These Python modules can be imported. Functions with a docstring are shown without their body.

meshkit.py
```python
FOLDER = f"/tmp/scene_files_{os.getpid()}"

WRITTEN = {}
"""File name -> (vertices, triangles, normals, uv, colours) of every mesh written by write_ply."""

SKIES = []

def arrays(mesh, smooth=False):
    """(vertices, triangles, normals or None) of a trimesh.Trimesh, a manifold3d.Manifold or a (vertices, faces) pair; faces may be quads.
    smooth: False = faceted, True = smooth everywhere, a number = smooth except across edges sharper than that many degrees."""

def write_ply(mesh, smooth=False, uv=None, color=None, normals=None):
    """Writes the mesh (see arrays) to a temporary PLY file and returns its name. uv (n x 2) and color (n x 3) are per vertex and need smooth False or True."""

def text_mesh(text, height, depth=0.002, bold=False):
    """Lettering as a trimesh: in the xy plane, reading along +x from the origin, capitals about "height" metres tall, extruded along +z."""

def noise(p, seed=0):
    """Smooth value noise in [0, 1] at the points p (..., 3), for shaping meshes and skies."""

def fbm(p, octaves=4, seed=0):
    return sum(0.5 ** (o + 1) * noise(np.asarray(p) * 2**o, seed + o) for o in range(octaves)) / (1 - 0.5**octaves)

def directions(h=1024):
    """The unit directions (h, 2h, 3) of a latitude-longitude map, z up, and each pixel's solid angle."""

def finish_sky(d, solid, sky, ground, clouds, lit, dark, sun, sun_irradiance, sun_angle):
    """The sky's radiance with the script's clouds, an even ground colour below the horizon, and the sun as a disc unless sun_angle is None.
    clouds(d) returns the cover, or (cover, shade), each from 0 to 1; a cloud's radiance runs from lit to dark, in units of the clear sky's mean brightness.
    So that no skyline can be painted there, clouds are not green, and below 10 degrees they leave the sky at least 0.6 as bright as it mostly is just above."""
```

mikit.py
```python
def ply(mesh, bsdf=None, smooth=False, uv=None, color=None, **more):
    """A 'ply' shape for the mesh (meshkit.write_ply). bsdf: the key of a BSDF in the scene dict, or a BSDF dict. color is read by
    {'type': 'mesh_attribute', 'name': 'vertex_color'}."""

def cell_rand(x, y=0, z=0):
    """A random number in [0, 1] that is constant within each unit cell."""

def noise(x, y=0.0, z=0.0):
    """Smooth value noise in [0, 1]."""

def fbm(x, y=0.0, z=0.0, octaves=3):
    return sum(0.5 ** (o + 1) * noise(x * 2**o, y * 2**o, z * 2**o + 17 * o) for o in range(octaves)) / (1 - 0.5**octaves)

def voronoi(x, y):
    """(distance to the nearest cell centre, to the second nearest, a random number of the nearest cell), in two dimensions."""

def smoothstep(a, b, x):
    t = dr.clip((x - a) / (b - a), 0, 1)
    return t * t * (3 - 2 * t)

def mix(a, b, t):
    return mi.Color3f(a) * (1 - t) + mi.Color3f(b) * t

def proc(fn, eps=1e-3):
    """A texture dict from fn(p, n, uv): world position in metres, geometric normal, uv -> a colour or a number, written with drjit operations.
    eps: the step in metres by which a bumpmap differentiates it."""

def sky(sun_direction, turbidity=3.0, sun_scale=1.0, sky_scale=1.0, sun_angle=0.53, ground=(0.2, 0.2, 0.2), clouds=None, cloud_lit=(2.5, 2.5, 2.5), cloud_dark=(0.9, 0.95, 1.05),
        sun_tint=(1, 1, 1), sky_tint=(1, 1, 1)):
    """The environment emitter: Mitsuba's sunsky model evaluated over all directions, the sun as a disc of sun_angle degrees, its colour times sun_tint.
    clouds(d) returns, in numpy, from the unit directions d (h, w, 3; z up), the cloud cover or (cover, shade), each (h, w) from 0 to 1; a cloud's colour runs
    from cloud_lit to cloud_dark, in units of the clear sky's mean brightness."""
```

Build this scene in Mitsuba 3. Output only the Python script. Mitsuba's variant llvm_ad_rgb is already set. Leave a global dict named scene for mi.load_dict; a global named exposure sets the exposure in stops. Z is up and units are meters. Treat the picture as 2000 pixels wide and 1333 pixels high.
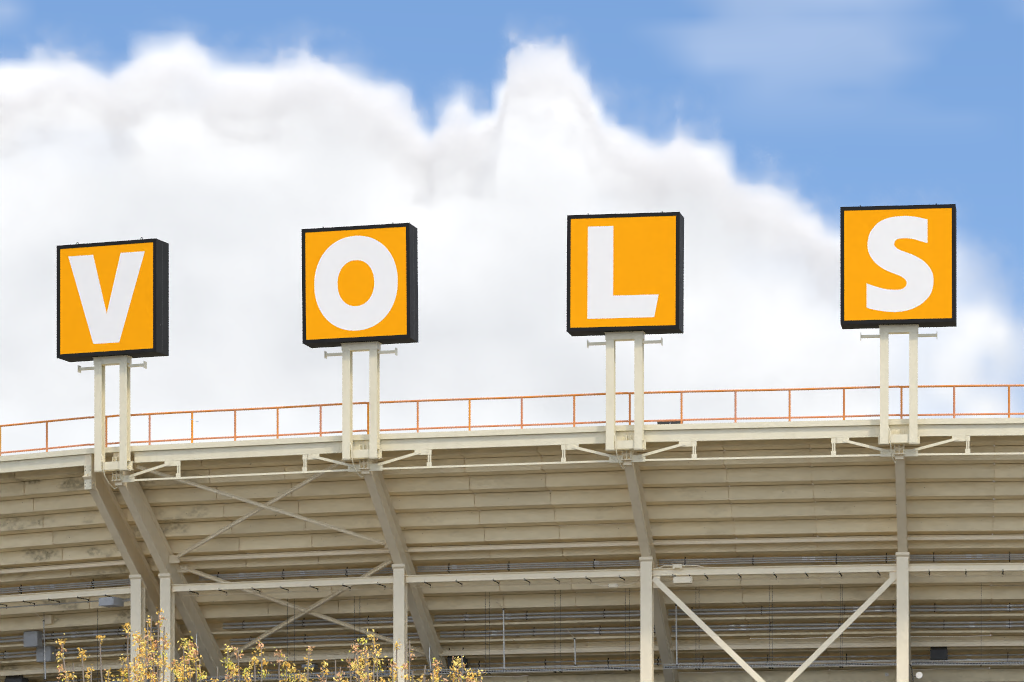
import math, random
import numpy as np, trimesh, mitsuba as mi, drjit as dr, mikit, meshkit
from mikit import noise, fbm, voronoi, cell_rand, smoothstep, mix
from shapely.geometry import Polygon
T = mi.ScalarTransform4f
scene, labels = {}, {}

# ------------------------------------------------------------------ camera, sky, exposure
EYE = 1.6                                     # the ground is z = 0, the lens is 1.6 m above it
scene['camera'] = {'type': 'perspective', 'fov': 2 * math.degrees(math.atan(1000 / 9260.8)), 'fov_axis': 'x',
                   'to_world': T().look_at(origin=[0, 0, EYE], target=[0, 100, EYE], up=[0, 0, 1]),
                   'principal_point_offset_x': 0.0, 'principal_point_offset_y': -1.1433,
                   'near_clip': 1.0, 'far_clip': 20000.0}
exposure = 1.75
SUN_EL, SUN_AZ = math.radians(53), math.radians(27)
SUN = [math.cos(SUN_EL) * math.sin(SUN_AZ), -math.cos(SUN_EL) * math.cos(SUN_AZ), math.sin(SUN_EL)]

# upper edge of the cumulus bank: (bearing from straight ahead, tangent of elevation), both in thousandths
EDGE = np.array([(-240, 215), (-190, 228), (-150, 221), (-125, 226), (-108, 222), (-103.7, 223), (-98, 226), (-94.5, 226.5), (-90, 225.2), (-86.2, 222),
                 (-82, 222.5), (-79, 226.5), (-76.7, 228.6), (-70, 229.6), (-66.5, 227), (-64.5, 224.5), (-59.4, 223.2), (-53, 223.8), (-49.2, 225.4), (-44, 226.4),
                 (-39.5, 226.6), (-35.6, 224), (-30.3, 220.4), (-26, 218.2), (-22.7, 215), (-20, 212), (-18, 210.5), (-16, 213.5), (-13, 214.6), (-7.6, 213.4), (-3.4, 216), (-2, 223),
                 (-1, 226.5), (2, 228), (6.5, 228.4), (10.8, 227.3), (14, 224), (18.4, 216), (22.7, 212), (28, 209.2), (32.4, 207.8), (35.6, 211.7),
                 (40, 209), (44.3, 207), (46.5, 202), (49.7, 199.3), (54, 199.4), (59.4, 195), (63.7, 193.2), (69, 189.5), (80, 188), (90, 190), (94, 190),
                 (97.2, 186.5), (102.6, 181), (107, 174.5), (125, 166), (160, 178), (200, 170), (240, 180)]) / 1000

CD, CX0, CX1, CZ0, CZ1, CTH = 4000.0, -0.125, 0.125, 0.150, 0.236, 150.0   # the box of the near cloud: distance, tangents of its sides, thickness
PUFFS, PUFF = ((46, 1.0), (22, 0.55), (11, 0.42), (5.5, 0.28)), 0.0078              # billow sizes in metres, their height


def clouds(d):
    x, y, z = d[..., 0], d[..., 1], d[..., 2]
    a, t = np.arctan2(x, y), z / np.maximum(np.hypot(x, y), 1e-4)
    p = np.stack([a, t * 1.3, a * 0 + 3.1], -1)
    q_ = np.stack([np.tan(np.clip(a, -0.5, 0.5)) * CD, a * 0 + CTH / 2, np.clip(t, 0, 0.5) * CD], -1)
    right = np.clip((np.tan(a) - 0.074) / 0.035, 0, 1)
    swell = sum(amp * np.abs(2 * meshkit.noise(q_ / size + 7 * o, 11 + o) - 1) for o, (size, amp) in enumerate(PUFFS[:2])) + 0.19
    depth = np.interp(np.tan(np.clip(a + 0.002 * (meshkit.noise(q_ / 60, 1) - 0.5), -0.24, 0.24)), EDGE[:, 0], EDGE[:, 1]) - t + PUFF * (1 - 0.8 * right) * (swell - 0.57) + 0.0015
    bank = np.clip((depth - 0.002) / (0.0055 + 0.012 * right), 0, 1)
    bank = bank * bank * (3 - 2 * bank)
    thin = meshkit.fbm(p * 60 + 5, 4, 21)
    hole = np.clip((0.43 - thin) * 5, 0, 1) * np.clip(1 - depth / 0.03, 0, 1)     # thinner patches close to the edge
    bank *= 1 - 0.5 * hole
    bank *= 1 - right * np.clip(0.30 + (0.52 - thin) * 2.6, 0, 0.75)
    veil = np.clip((meshkit.fbm(np.stack([a * 16, t * 60, a * 0], -1), 4, 33) - 0.52) * 1.6, 0, 0.2) * np.clip((t - 0.205) / 0.02, 0, 1)
    c3 = d * [3.0, 3.0, 5.0]
    rest = np.clip((meshkit.fbm(c3, 5, 12) - 0.44) * 6, 0, 1)                        # scattered fair-weather clouds over the rest of the sky
    near = np.clip((0.27 - np.abs(a)) / 0.08, 0, 1) * np.clip((0.30 - t) / 0.05, 0, 1)
    front = np.maximum(bank, veil)
    cover = front * near + rest * (1 - near)
    lump = meshkit.fbm(np.stack([a * 26, t * 42, a * 0 + 8], -1), 5, 44)
    here = 0.835 + (lump - 0.5) * 0.22 + np.clip(depth - 0.022, 0, 0.06) * 1.1
    sunward = d @ np.array(SUN)                                                     # clouds towards the veiled sun, out of view, brightened to fill the shaded underside
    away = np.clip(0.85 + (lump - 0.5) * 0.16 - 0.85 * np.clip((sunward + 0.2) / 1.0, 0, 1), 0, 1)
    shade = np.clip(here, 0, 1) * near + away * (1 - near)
    return cover, shade


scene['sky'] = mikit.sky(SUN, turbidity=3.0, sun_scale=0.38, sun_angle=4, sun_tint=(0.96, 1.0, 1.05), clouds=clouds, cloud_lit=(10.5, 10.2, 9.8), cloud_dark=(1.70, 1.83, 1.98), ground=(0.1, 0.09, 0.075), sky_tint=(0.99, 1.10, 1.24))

# the upper rim of that bank as a real cloud four kilometres off: its billows are a volume lit by the sun
nx, nz, ny = 520, 190, 16
gx, gz, gy = (np.arange(n) + 0.5 for n in (nx, nz, ny))
A_ = CX0 + (CX1 - CX0) * gx / nx
Z_ = CZ0 + (CZ1 - CZ0) * gz / nz
Y_ = gy / ny
zz, yy, xx = np.meshgrid(Z_, Y_, A_, indexing='ij')                      # (z, y, x)
P_ = np.stack([xx * CD, yy * CTH, zz * CD], -1)
n_big = meshkit.noise(P_ / 60, 1) - 0.5
puff = np.zeros_like(n_big)
for o, (size, amp) in enumerate(PUFFS):
    puff += amp * np.abs(2 * meshkit.noise(P_ / size + 7 * o, 11 + o) - 1)
bow = 1 - (2 * np.abs(yy - 0.5)) ** 2                                    # the bank is thickest in its middle
top = np.interp(xx + 0.002 * n_big, EDGE[:, 0], EDGE[:, 1])
dist = (top - zz) + PUFF * (puff - 0.57) + 0.0015 - 0.007 * (1 - bow)
fray = np.clip((xx - 0.070) / 0.03, 0, 1)
dens = np.clip(dist / (0.005 + 0.012 * fray), 0, 1) ** 1.4
dens *= (1 - 0.35 * fray) * (1 - 0.95 * np.clip((dist - 0.0025) / 0.0065, 0, 1))                  # deeper down the bank is the sky's own
wisp = np.clip((dist + 0.010) / 0.010, 0, 1) * np.clip(meshkit.fbm(P_ / 16, 3, 5) - 0.42, 0, 1) * 0.35
dens = np.maximum(dens, wisp) * (1 - 0.55 * fray * np.clip(1.3 - puff, 0, 1))
for ax_, n_ in ((0, 14), (2, 8)):                                        # fade out towards the faces of the box
    w_ = np.ones(dens.shape[ax_])
    w_[:n_] = np.linspace(0, 1, n_)
    if ax_ == 2:
        w_[-n_:] = np.linspace(1, 0, n_)
    dens *= np.expand_dims(w_, [k_ for k_ in range(3) if k_ != ax_])
box_w = T().translate([CX0 * CD, CD, CZ0 * CD + EYE]).scale([(CX1 - CX0) * CD, CTH, (CZ1 - CZ0) * CD])
scene['cloud_medium'] = {'type': 'heterogeneous', 'albedo': {'type': 'constvolume', 'value': {'type': 'rgb', 'value': [0.998, 0.998, 0.998]}},
                         'sigma_t': {'type': 'gridvolume', 'grid': mi.VolumeGrid(dens.astype(np.float32)[..., None]), 'to_world': box_w, 'use_grid_bbox': False, 'filter_type': 'trilinear'}, 'scale': 0.042, 'phase': {'type': 'hg', 'g': -0.35}}
scene['cloud_bank'] = {'type': 'cube', 'to_world': box_w @ T().translate([0.5, 0.5, 0.5]).scale(0.5), 'bsdf': {'type': 'null'}, 'interior': {'type': 'ref', 'id': 'cloud_medium'}}
labels['cloud_bank'] = {'kind': 'stuff'}

# ------------------------------------------------------------------ materials


def rgb(*c):
    return {'type': 'rgb', 'value': list(c)}


def principled(name, color, rough=0.5, **k):
    scene[name] = {'type': 'twosided', 'bsdf': {'type': 'principled', 'base_color': color if isinstance(color, dict) else rgb(*color), 'roughness': rough, **k}}
    return name


def paint_fn(base, seed, amount=0.14):
    def fn(p, n, uv):
        streak = fbm(p.x * 7 + seed, p.y * 7, p.z * 0.7, 3)
        blot = fbm(p.x * 1.3, p.y * 1.3 + seed, p.z * 1.3, 3)
        k = 1 - amount * (smoothstep(0.45, 0.85, streak) + 0.7 * smoothstep(0.5, 0.8, blot))
        return mix((base[0] * 0.62, base[1] * 0.57, base[2] * 0.46), base, k)
    return fn


def concrete_fn(base, seed):
    def fn(p, n, uv):
        big = fbm(p.x * 0.5 + seed, p.y * 0.5, p.z * 0.9, 3)
        mid = fbm(p.x * 2.6, p.y * 2.6 + seed, p.z * 5.0, 4)
        drip = fbm(p.x * 1.6 + seed, p.y * 1.6, p.z * 2.2, 3)
        tone = 0.82 + 0.22 * big + 0.16 * mid
        c = mi.Color3f(*base) * tone
        c = mix(c, mi.Color3f(base[0] * 0.75, base[1] * 0.70, base[2] * 0.6), 0.22 * smoothstep(0.55, 0.8, drip))
        left = smoothstep(-9.0, -13.5, p.x)                                            # dark algae patches, thickest on the old bay
        g = fbm(p.x * 1.0 + 4, p.y * 1.0, p.z * 2.0, 3)
        fine = fbm(p.x * 9, p.y * 9, p.z * 9, 4)
        stain = smoothstep(0.60 - 0.10 * left, 0.74, g) * smoothstep(0.15, 0.75, fine)
        c = mix(c, mi.Color3f(0.16, 0.14, 0.07), stain * (0.15 + 0.5 * left))
        u = p.x * 0.97 + p.y * 0.23
        f1, f2, rnd = voronoi(u * 0.9, p.z * 2.0)
        hole = (1 - smoothstep(0.010, 0.016, f1)) * dr.select(rnd > 0.35, 1.0, 0.0)      # form-tie holes
        return mix(c, mi.Color3f(0.05, 0.042, 0.03), hole * 0.85)
    return fn


CREAM = (0.74, 0.69, 0.515)
principled('cream_paint', mikit.proc(paint_fn(CREAM, 0.0)), 0.42)
principled('column_paint', mikit.proc(paint_fn((0.86, 0.775, 0.58), 5.0, 0.1)), 0.45)
principled('raker_paint', mikit.proc(paint_fn((0.80, 0.71, 0.52), 9.0, 0.12)), 0.5)
principled('brace_paint', mikit.proc(paint_fn((0.80, 0.72, 0.54), 2.0, 0.1)), 0.5)
for i in range(4):
    k = (1.0, 0.955, 1.035, 0.98)[i]
    principled(f'concrete_{i}', mikit.proc(concrete_fn((0.80 * k, 0.70 * k, 0.475 * k), 3.7 * i)), 0.85)


def rust_paint(a, b, seed):
    def fn(p, n, uv):
        m = fbm(p.x * 3 + seed, p.y * 3, p.z * 3, 4)
        s = fbm(p.x * 22, p.y * 22 + seed, p.z * 22, 3)
        c = mix(a, b, smoothstep(0.38, 0.66, m))
        return mix(c, (0.30, 0.16, 0.10), 0.6 * smoothstep(0.66, 0.78, s))
    return fn


principled('orange_rail', mikit.proc(rust_paint((0.68, 0.245, 0.045), (0.60, 0.245, 0.10), 1.0)), 0.45)
principled('faded_rail', mikit.proc(rust_paint((0.62, 0.235, 0.10), (0.56, 0.25, 0.15), 7.0)), 0.55)
principled('amber_rail', mikit.proc(rust_paint((0.80, 0.31, 0.012), (0.76, 0.27, 0.03), 3.0)), 0.45)


def galv(p, n, uv):
    return mix((0.42, 0.425, 0.41), (0.58, 0.58, 0.56), fbm(p.x * 4, p.y * 4, p.z * 14, 4))


principled('galvanised', mikit.proc(galv), 0.42, metallic=0.35)
principled('bright_zinc', (0.62, 0.63, 0.64), 0.3, metallic=0.5)
principled('black_metal', mikit.proc(lambda p, n, uv: mix((0.012, 0.012, 0.012), (0.021, 0.021, 0.022), fbm(p.x * 2, p.y * 2, p.z * 1.2, 4))), 0.6, specular=0.12)
principled('orange_vinyl', mikit.proc(lambda p, n, uv: mix((0.96, 0.385, 0.0025), (0.98, 0.405, 0.004), fbm(p.x * 0.6, p.y * 0.6, p.z * 0.6, 3))), 0.7, specular=0.08)
principled('white_vinyl', (0.86, 0.86, 0.855), 0.6, specular=0.15)
principled('grey_box', mikit.proc(lambda p, n, uv: mix((0.36, 0.375, 0.385), (0.42, 0.44, 0.455), fbm(p.x * 5, p.y * 5, p.z * 5, 3))), 0.5)
principled('dark_grey', mikit.proc(lambda p, n, uv: mix((0.06, 0.063, 0.066), (0.09, 0.092, 0.094), fbm(p.x * 5, p.y * 5, p.z * 5, 3))), 0.6)
principled('black_plastic', (0.035, 0.04, 0.05), 0.5)
principled('dark_steel', (0.075, 0.068, 0.055), 0.6)
principled('white_plastic', (0.70, 0.70, 0.68), 0.45)
principled('lamp_lens', (0.55, 0.52, 0.22), 0.25)
principled('ground_paving', mikit.proc(lambda p, n, uv: mix((0.08, 0.072, 0.058), (0.125, 0.11, 0.09), fbm(p.x * 0.15, p.y * 0.15, 0, 5))), 0.9)
principled('bark', mikit.proc(lambda p, n, uv: mix((0.18, 0.145, 0.115), (0.36, 0.31, 0.25), fbm(p.x * 30, p.y * 30, p.z * 8, 3))), 0.85)
for i, c in enumerate([(0.88, 0.58, 0.13), (0.93, 0.73, 0.20), (0.78, 0.46, 0.24), (0.74, 0.70, 0.12)]):
    scene[f'bud_leaf_{i}'] = {'type': 'twosided', 'bsdf': {'type': 'principled', 'base_color': rgb(*c), 'roughness': 0.6}}

# ------------------------------------------------------------------ mesh helpers


def shape(key, mesh, bsdf, smooth=False):
    n, base = 0, key
    while key in scene:
        n += 1
        key = f'{base}_{n:03d}'
    scene[key] = mikit.ply(mesh, bsdf, smooth=smooth)
    return key


def name_of(key, taken):
    n, base = 0, key
    while key in taken:
        n += 1
        key = f'{base}_{n:03d}'
    return key


def thing(name, label, category, group=None, kind=None):
    key = name_of(name, labels)
    labels[key] = {'label': label, 'category': category}
    if group:
        labels[key]['group'] = group
    if kind:
        labels[key]['kind'] = kind
    return key


def join(ms):
    return trimesh.util.concatenate(ms)


def hexa(a, b):
    """A solid between two four-cornered ends (corners in the same turning order)."""
    v = np.vstack([a, b])
    f = [[3, 2, 1, 0], [4, 5, 6, 7]] + [[i, (i + 1) % 4, (i + 1) % 4 + 4, i + 4] for i in range(4)]
    m = trimesh.Trimesh(v, [t for q in f for t in ((q[0], q[1], q[2]), (q[0], q[2], q[3]))], process=False)
    if m.volume < 0:
        m.invert()
    return m


def sweep(section, p0, p1, side, up=None):
    """A straight member: the outline (list of (across, up) points) carried from p0 to p1; side = the across direction."""
    p0, p1 = np.array(p0, float), np.array(p1, float)
    d = (p1 - p0) / np.linalg.norm(p1 - p0)
    s = np.array(side, float)
    s = s - d * (s @ d)
    s /= np.linalg.norm(s)
    u = np.cross(s, d) if up is None else np.array(up, float)
    if u[2] < -1e-6:
        u = -u
    poly = Polygon(section)
    pts, tri = trimesh.creation.triangulate_polygon(poly, engine='earcut')
    n = len(section)
    ring = np.array(section, float)
    v = [p + np.outer(ring[:, 0], s) + np.outer(ring[:, 1], u) for p in (p0, p1)]
    cap = [p + np.outer(pts[:, 0], s) + np.outer(pts[:, 1], u) for p in (p0, p1)]
    V = np.vstack(v + cap)
    f = []
    for i in range(n):
        j = (i + 1) % n
        f += [(i, j, j + n), (i, j + n, i + n)]
    m = len(pts)
    f += [tuple(t[::-1] + 2 * n) for t in tri] + [tuple(t + 2 * n + m) for t in tri]
    M = trimesh.Trimesh(V, f, process=False)
    M.merge_vertices()
    trimesh.repair.fix_normals(M)
    if M.volume < 0:
        M.invert()
    return M


def rect(w, h):
    return [(-w / 2, -h / 2), (w / 2, -h / 2), (w / 2, h / 2), (-w / 2, h / 2)]


def isec(w, h, tf, tw):
    a, b, c = w / 2, h / 2, tw / 2
    return [(-a, -b), (a, -b), (a, -b + tf), (c, -b + tf), (c, b - tf), (a, b - tf), (a, b), (-a, b), (-a, b - tf), (-c, b - tf), (-c, -b + tf), (-a, -b + tf)]


def csec(w, h, t):
    """A channel open towards +across, its web on the -across side."""
    a, b = w / 2, h / 2
    return [(-a, -b), (a, -b), (a, -b + t), (-a + t, -b + t), (-a + t, b - t), (a, b - t), (a, b), (-a, b)]


def tube(points, radius, sides=8):
    p = np.array(points, float)
    t = np.gradient(p, axis=0)
    t /= np.linalg.norm(t, axis=1, keepdims=True)
    ref = np.array([0, 0, 1.0]) if abs(t[:, 2]).max() < 0.95 else np.array([0.31, 0.95, 0.05])
    a = np.cross(t, ref)
    a /= np.linalg.norm(a, axis=1, keepdims=True)
    b = np.cross(t, a)
    ang = np.arange(sides) * 2 * np.pi / sides
    r = np.broadcast_to(radius, (len(p),))
    v = p[:, None] + r[:, None, None] * (np.cos(ang)[None, :, None] * a[:, None] + np.sin(ang)[None, :, None] * b[:, None])
    f = []
    for i in range(len(p) - 1):
        for j in range(sides):
            k = (j + 1) % sides
            q = (i * sides + j, i * sides + k, (i + 1) * sides + k, (i + 1) * sides + j)
            f += [(q[0], q[1], q[2]), (q[0], q[2], q[3])]
    V = v.reshape(-1, 3)
    e = len(V)
    V = np.vstack([V, p[0], p[-1]])
    for j in range(sides):
        k = (j + 1) % sides
        f += [(j, e, k), ((len(p) - 1) * sides + k, e + 1, (len(p) - 1) * sides + j)]
    m = trimesh.Trimesh(V, f, process=False)
    if m.volume < 0:
        m.invert()
    return m


class Frame:
    """A column line of the bowl: off = metres along the rim, r = metres inwards from the rim girder's face, z = height above the lens."""

    def __init__(s, x, y, a):
        s.o, s.a = np.array([x, y]), a
        s.n, s.t = np.array([math.sin(a), -math.cos(a)]), np.array([math.cos(a), math.sin(a)])
        s.T, s.N = np.array([*s.t, 0]), np.array([*s.n, 0])

    def __call__(s, off, r, z):
        p = s.o + s.t * off - s.n * r
        return np.array([p[0], p[1], z + EYE])

    def box(s, o0, o1, r0, r1, z0, z1):
        return hexa([s(o0, r0, z0), s(o1, r0, z0), s(o1, r1, z0), s(o0, r1, z0)], [s(o0, r0, z1), s(o1, r0, z1), s(o1, r1, z1), s(o0, r1, z1)])


CX, CY, RAD, STEP, A3 = 24.6331, 263.5392, 106.198, 0.0860923, -0.1106703
FR = {k: Frame(CX + RAD * math.sin(A3 + (k - 3) * STEP), CY - RAD * math.cos(A3 + (k - 3) * STEP), A3 + (k - 3) * STEP) for k in range(5)}
q = FR[0](-1.15, 0, 0)
FR['j'] = Frame(q[0], q[1], FR[0].a)                                   # the twin column line of the movement joint
AL = math.radians(31)
FR[-1] = Frame(q[0] - 11.4 * math.cos(AL), q[1] + 11.4 * math.sin(AL), -AL)
BAYS = {-1: (-1, 'j'), 'g': ('j', 0), 0: (0, 1), 1: (1, 2), 2: (2, 3), 3: (3, 4)}


class Bay:
    """Between two column lines: s = metres along the chord from the left line at inset r."""

    def __init__(b, k):
        b.A, b.B = (FR[i] for i in BAYS[k])
        d = b.B.o - b.A.o
        d /= np.linalg.norm(d)
        b.T, b.N = np.array([*d, 0]), np.array([d[1], -d[0], 0])

    def ends(b, r, z):
        return b.A(0, r, z), b.B(0, r, z)

    def length(b, r):
        p, q = b.ends(r, 0)
        return np.linalg.norm(q - p)

    def __call__(b, s, r, z):
        p, q = b.ends(r, z)
        return p + (q - p) * (s / np.linalg.norm(q - p))

    def box(b, s0, s1, r0, r1, z0, z1):
        c = b((s0 + s1) / 2, (r0 + r1) / 2, 0)
        T_, N_ = b.T * (s1 - s0) / 2, -b.N * (r1 - r0) / 2
        lo = [c - T_ - N_, c + T_ - N_, c + T_ + N_, c - T_ + N_]
        return hexa([p + [0, 0, z0] for p in lo], [p + [0, 0, z1] for p in lo])


BAY = {k: Bay(k) for k in BAYS}
TREAD, PITCH = 0.665, 0.77
lip_r = lambda i: 1.55 + TREAD * i
lip_z = lambda i: 23.40 - PITCH * lip_r(i)
raker_z = lambda r: 22.27 - PITCH * r                                    # underside of the raking beams

# ------------------------------------------------------------------ ground
g = trimesh.creation.box([6000, 6000, 1.0])
g.apply_translation([0, 1500, -0.5])
shape('ground', g, 'ground_paving')
labels['ground'] = {'kind': 'structure'}

# ------------------------------------------------------------------ the stand
ST = thing('stadium_stand', 'curved pale concrete and steel upper stand of a stadium seen from below', 'stadium')
rnd = random.Random(4)
JOINT = {-1: [0.673], 0: [0.30, 0.615], 1: [0.338, 0.64], 2: [0.3375, 0.661], 3: [0.35, 0.66]}
NSTEP = 17
SERVICE = (6, 9, 10, 12)
for k, b in BAY.items():
    for i in range(-1, NSTEP):
        r0, r1 = lip_r(i), lip_r(i + 1)
        z0, zt = lip_z(i), lip_z(i - 1) - 0.036 - 0.014
        z2 = lip_z(i) - 0.036
        # the L-shaped unit: upstand at the back of the row, then the seating slab on to the next upstand
        dp = 0.55 if i in SERVICE else 0.0                                  # rows with a recess for the conduits
        nx = 0.55 if i + 1 in SERVICE else 0.0
        up = [(r0 + dp, z0 - 0.02), (r0 + 0.15 + dp, z0 - 0.03), (r0 + 0.15 + dp, zt), (r0 + dp, zt)]
        sl = [(r0 if dp else r0 + 0.15, z0 - (0 if dp else 0.008)), (r1 + 0.14 + nx, z2 - 0.03 * nx), (r1 + 0.14 + nx, z2 + 0.13), (r0 if dp else r0 + 0.15, z0 + (0.075 if dp else 0.12))]
        if not dp:
            up[0], up[1] = (r0, z0), (r0 + 0.15, z0 - 0.008)
        js = [u + rnd.uniform(-0.002, 0.002) for u in JOINT.get(k, [])]
        cuts = list(zip([0.0] + [u + 0.0014 for u in js], [u - 0.0014 for u in js] + [1.0]))
        for n, (u0, u1) in enumerate(cuts):
            jig = rnd.uniform(-0.004, 0.004)
            e = []
            for u in (u0, u1):
                e.append(lambda r, z, u=u: b.A(0, r, z) * (1 - u) + b.B(0, r, z) * u)
            solids = [hexa([e[0](r, z + jig) for r, z in o], [e[1](r, z + jig) for r, z in o]) for o in (up, sl)]
            if n < len(js):                                     # tongue that closes the joint behind its groove
                j = js[n]
                at_u = lambda u, r, z: b.A(0, r, z) * (1 - u) + b.B(0, r, z) * u
                z_ = lambda r: z0 + (z2 - z0) * (r - r0) / (r1 - r0)
                for t in ([(r0 + dp + 0.05, z0 + 0.03), (r0 + dp + 0.14, z0 + 0.03), (r0 + dp + 0.14, zt), (r0 + dp + 0.05, zt)],
                          [(r0 + 0.012, z_(r0) + 0.04), (r1 + 0.1 + nx, z_(r1 + nx) + 0.04), (r1 + 0.1 + nx, z_(r1) + 0.1), (r0 + 0.012, z_(r0) + 0.07)]):
                    solids.append(hexa([at_u(j - 0.003, r, z) for r, z in t], [at_u(j + 0.003, r, z) for r, z in t]))
            m = join(solids)
            shape(f'{ST}__concrete_step', m, f'concrete_{rnd.choice([0, 0, 0, 1, 2, 3])}')
    # rim slab, girder under it
    f = lambda r, z, e: e(0, r, z)
    m = hexa([f(r, z, b.A) for r, z in ((-0.12, 23.185), (0.98, 23.185), (0.98, 23.37), (-0.12, 23.37))], [f(r, z, b.B) for r, z in ((-0.12, 23.185), (0.98, 23.185), (0.98, 23.37), (-0.12, 23.37))])
    shape(f'{ST}__rim_slab', m, 'cream_paint')
    if k == 'g':
        continue
    a0, a1 = (0.0, -0.10) if k == -1 else (0.62 if k == 0 else 0.02, -0.02)
    L = b.length(0)
    p0, p1 = b(a0, 0.07, 22.99), b(L + a1, 0.07, 22.99)
    shape(f'{ST}__rim_girder', sweep(csec(0.16, 0.375, 0.02), p0, p1, -b.N), 'cream_paint')
    # bottom chord with its hangers, struts and gusset plates
    if k != -1:
        s0, s1 = 0.40, L - 0.40
        ang = [(-0.005, -0.03), (0.06, -0.03), (0.06, -0.018), (0.007, -0.018), (0.007, 0.035), (-0.005, 0.035)]
        shape(f'{ST}__bottom_chord', sweep(ang, b(s0, -0.03, 22.19), b(s1, -0.03, 22.19), -b.N), 'cream_paint')
        for s, sg in ((2.27, -1), (L - 2.19, 1)):
            hg = join([b.box(s - 0.055, s - 0.008, -0.02, 0.05, 22.16, 22.78), b.box(s + 0.012, s + 0.055, -0.025, 0.05, 22.24, 22.74),
                       b.box(s - 0.085, s + 0.085, -0.035, -0.021, 22.185, 22.36), b.box(s - 0.08, s + 0.08, -0.034, -0.021, 22.62, 22.79)])
            hk = shape(f'{ST}__hanger', hg, 'cream_paint')
            bolts = []
            for zz in (22.23, 22.31):
                bolts.append(b.box(s - 0.012, s + 0.012, -0.05, -0.036, zz - 0.012, zz + 0.012))
            shape(f'{hk}__bolt', join(bolts), 'cream_paint')
            pa, pb = sorted((s + sg * 0.09, s + sg * 0.52))
            shape(f'{ST}__gusset_plate', b.box(pa, pb, -0.012, 0.004, 22.62, 22.80), 'cream_paint')
            q0, q1 = b(s + sg * 0.30, -0.035, 22.715), b((0.33 if sg < 0 else L - 0.33), -0.035, 22.30)
            shape(f'{ST}__strut', sweep([(-0.006, -0.045), (0.05, -0.045), (0.05, -0.03), (0.008, -0.03), (0.008, 0.045), (-0.006, 0.045)], q0, q1, -b.N), 'cream_paint')
            ga, gb = sorted((0.13, 0.62)) if sg < 0 else sorted((L - 0.62, L - 0.13))
            gk = shape(f'{ST}__gusset_plate', b.box(ga, gb, -0.016, 0.004, 22.135, 22.375), 'cream_paint')
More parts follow.
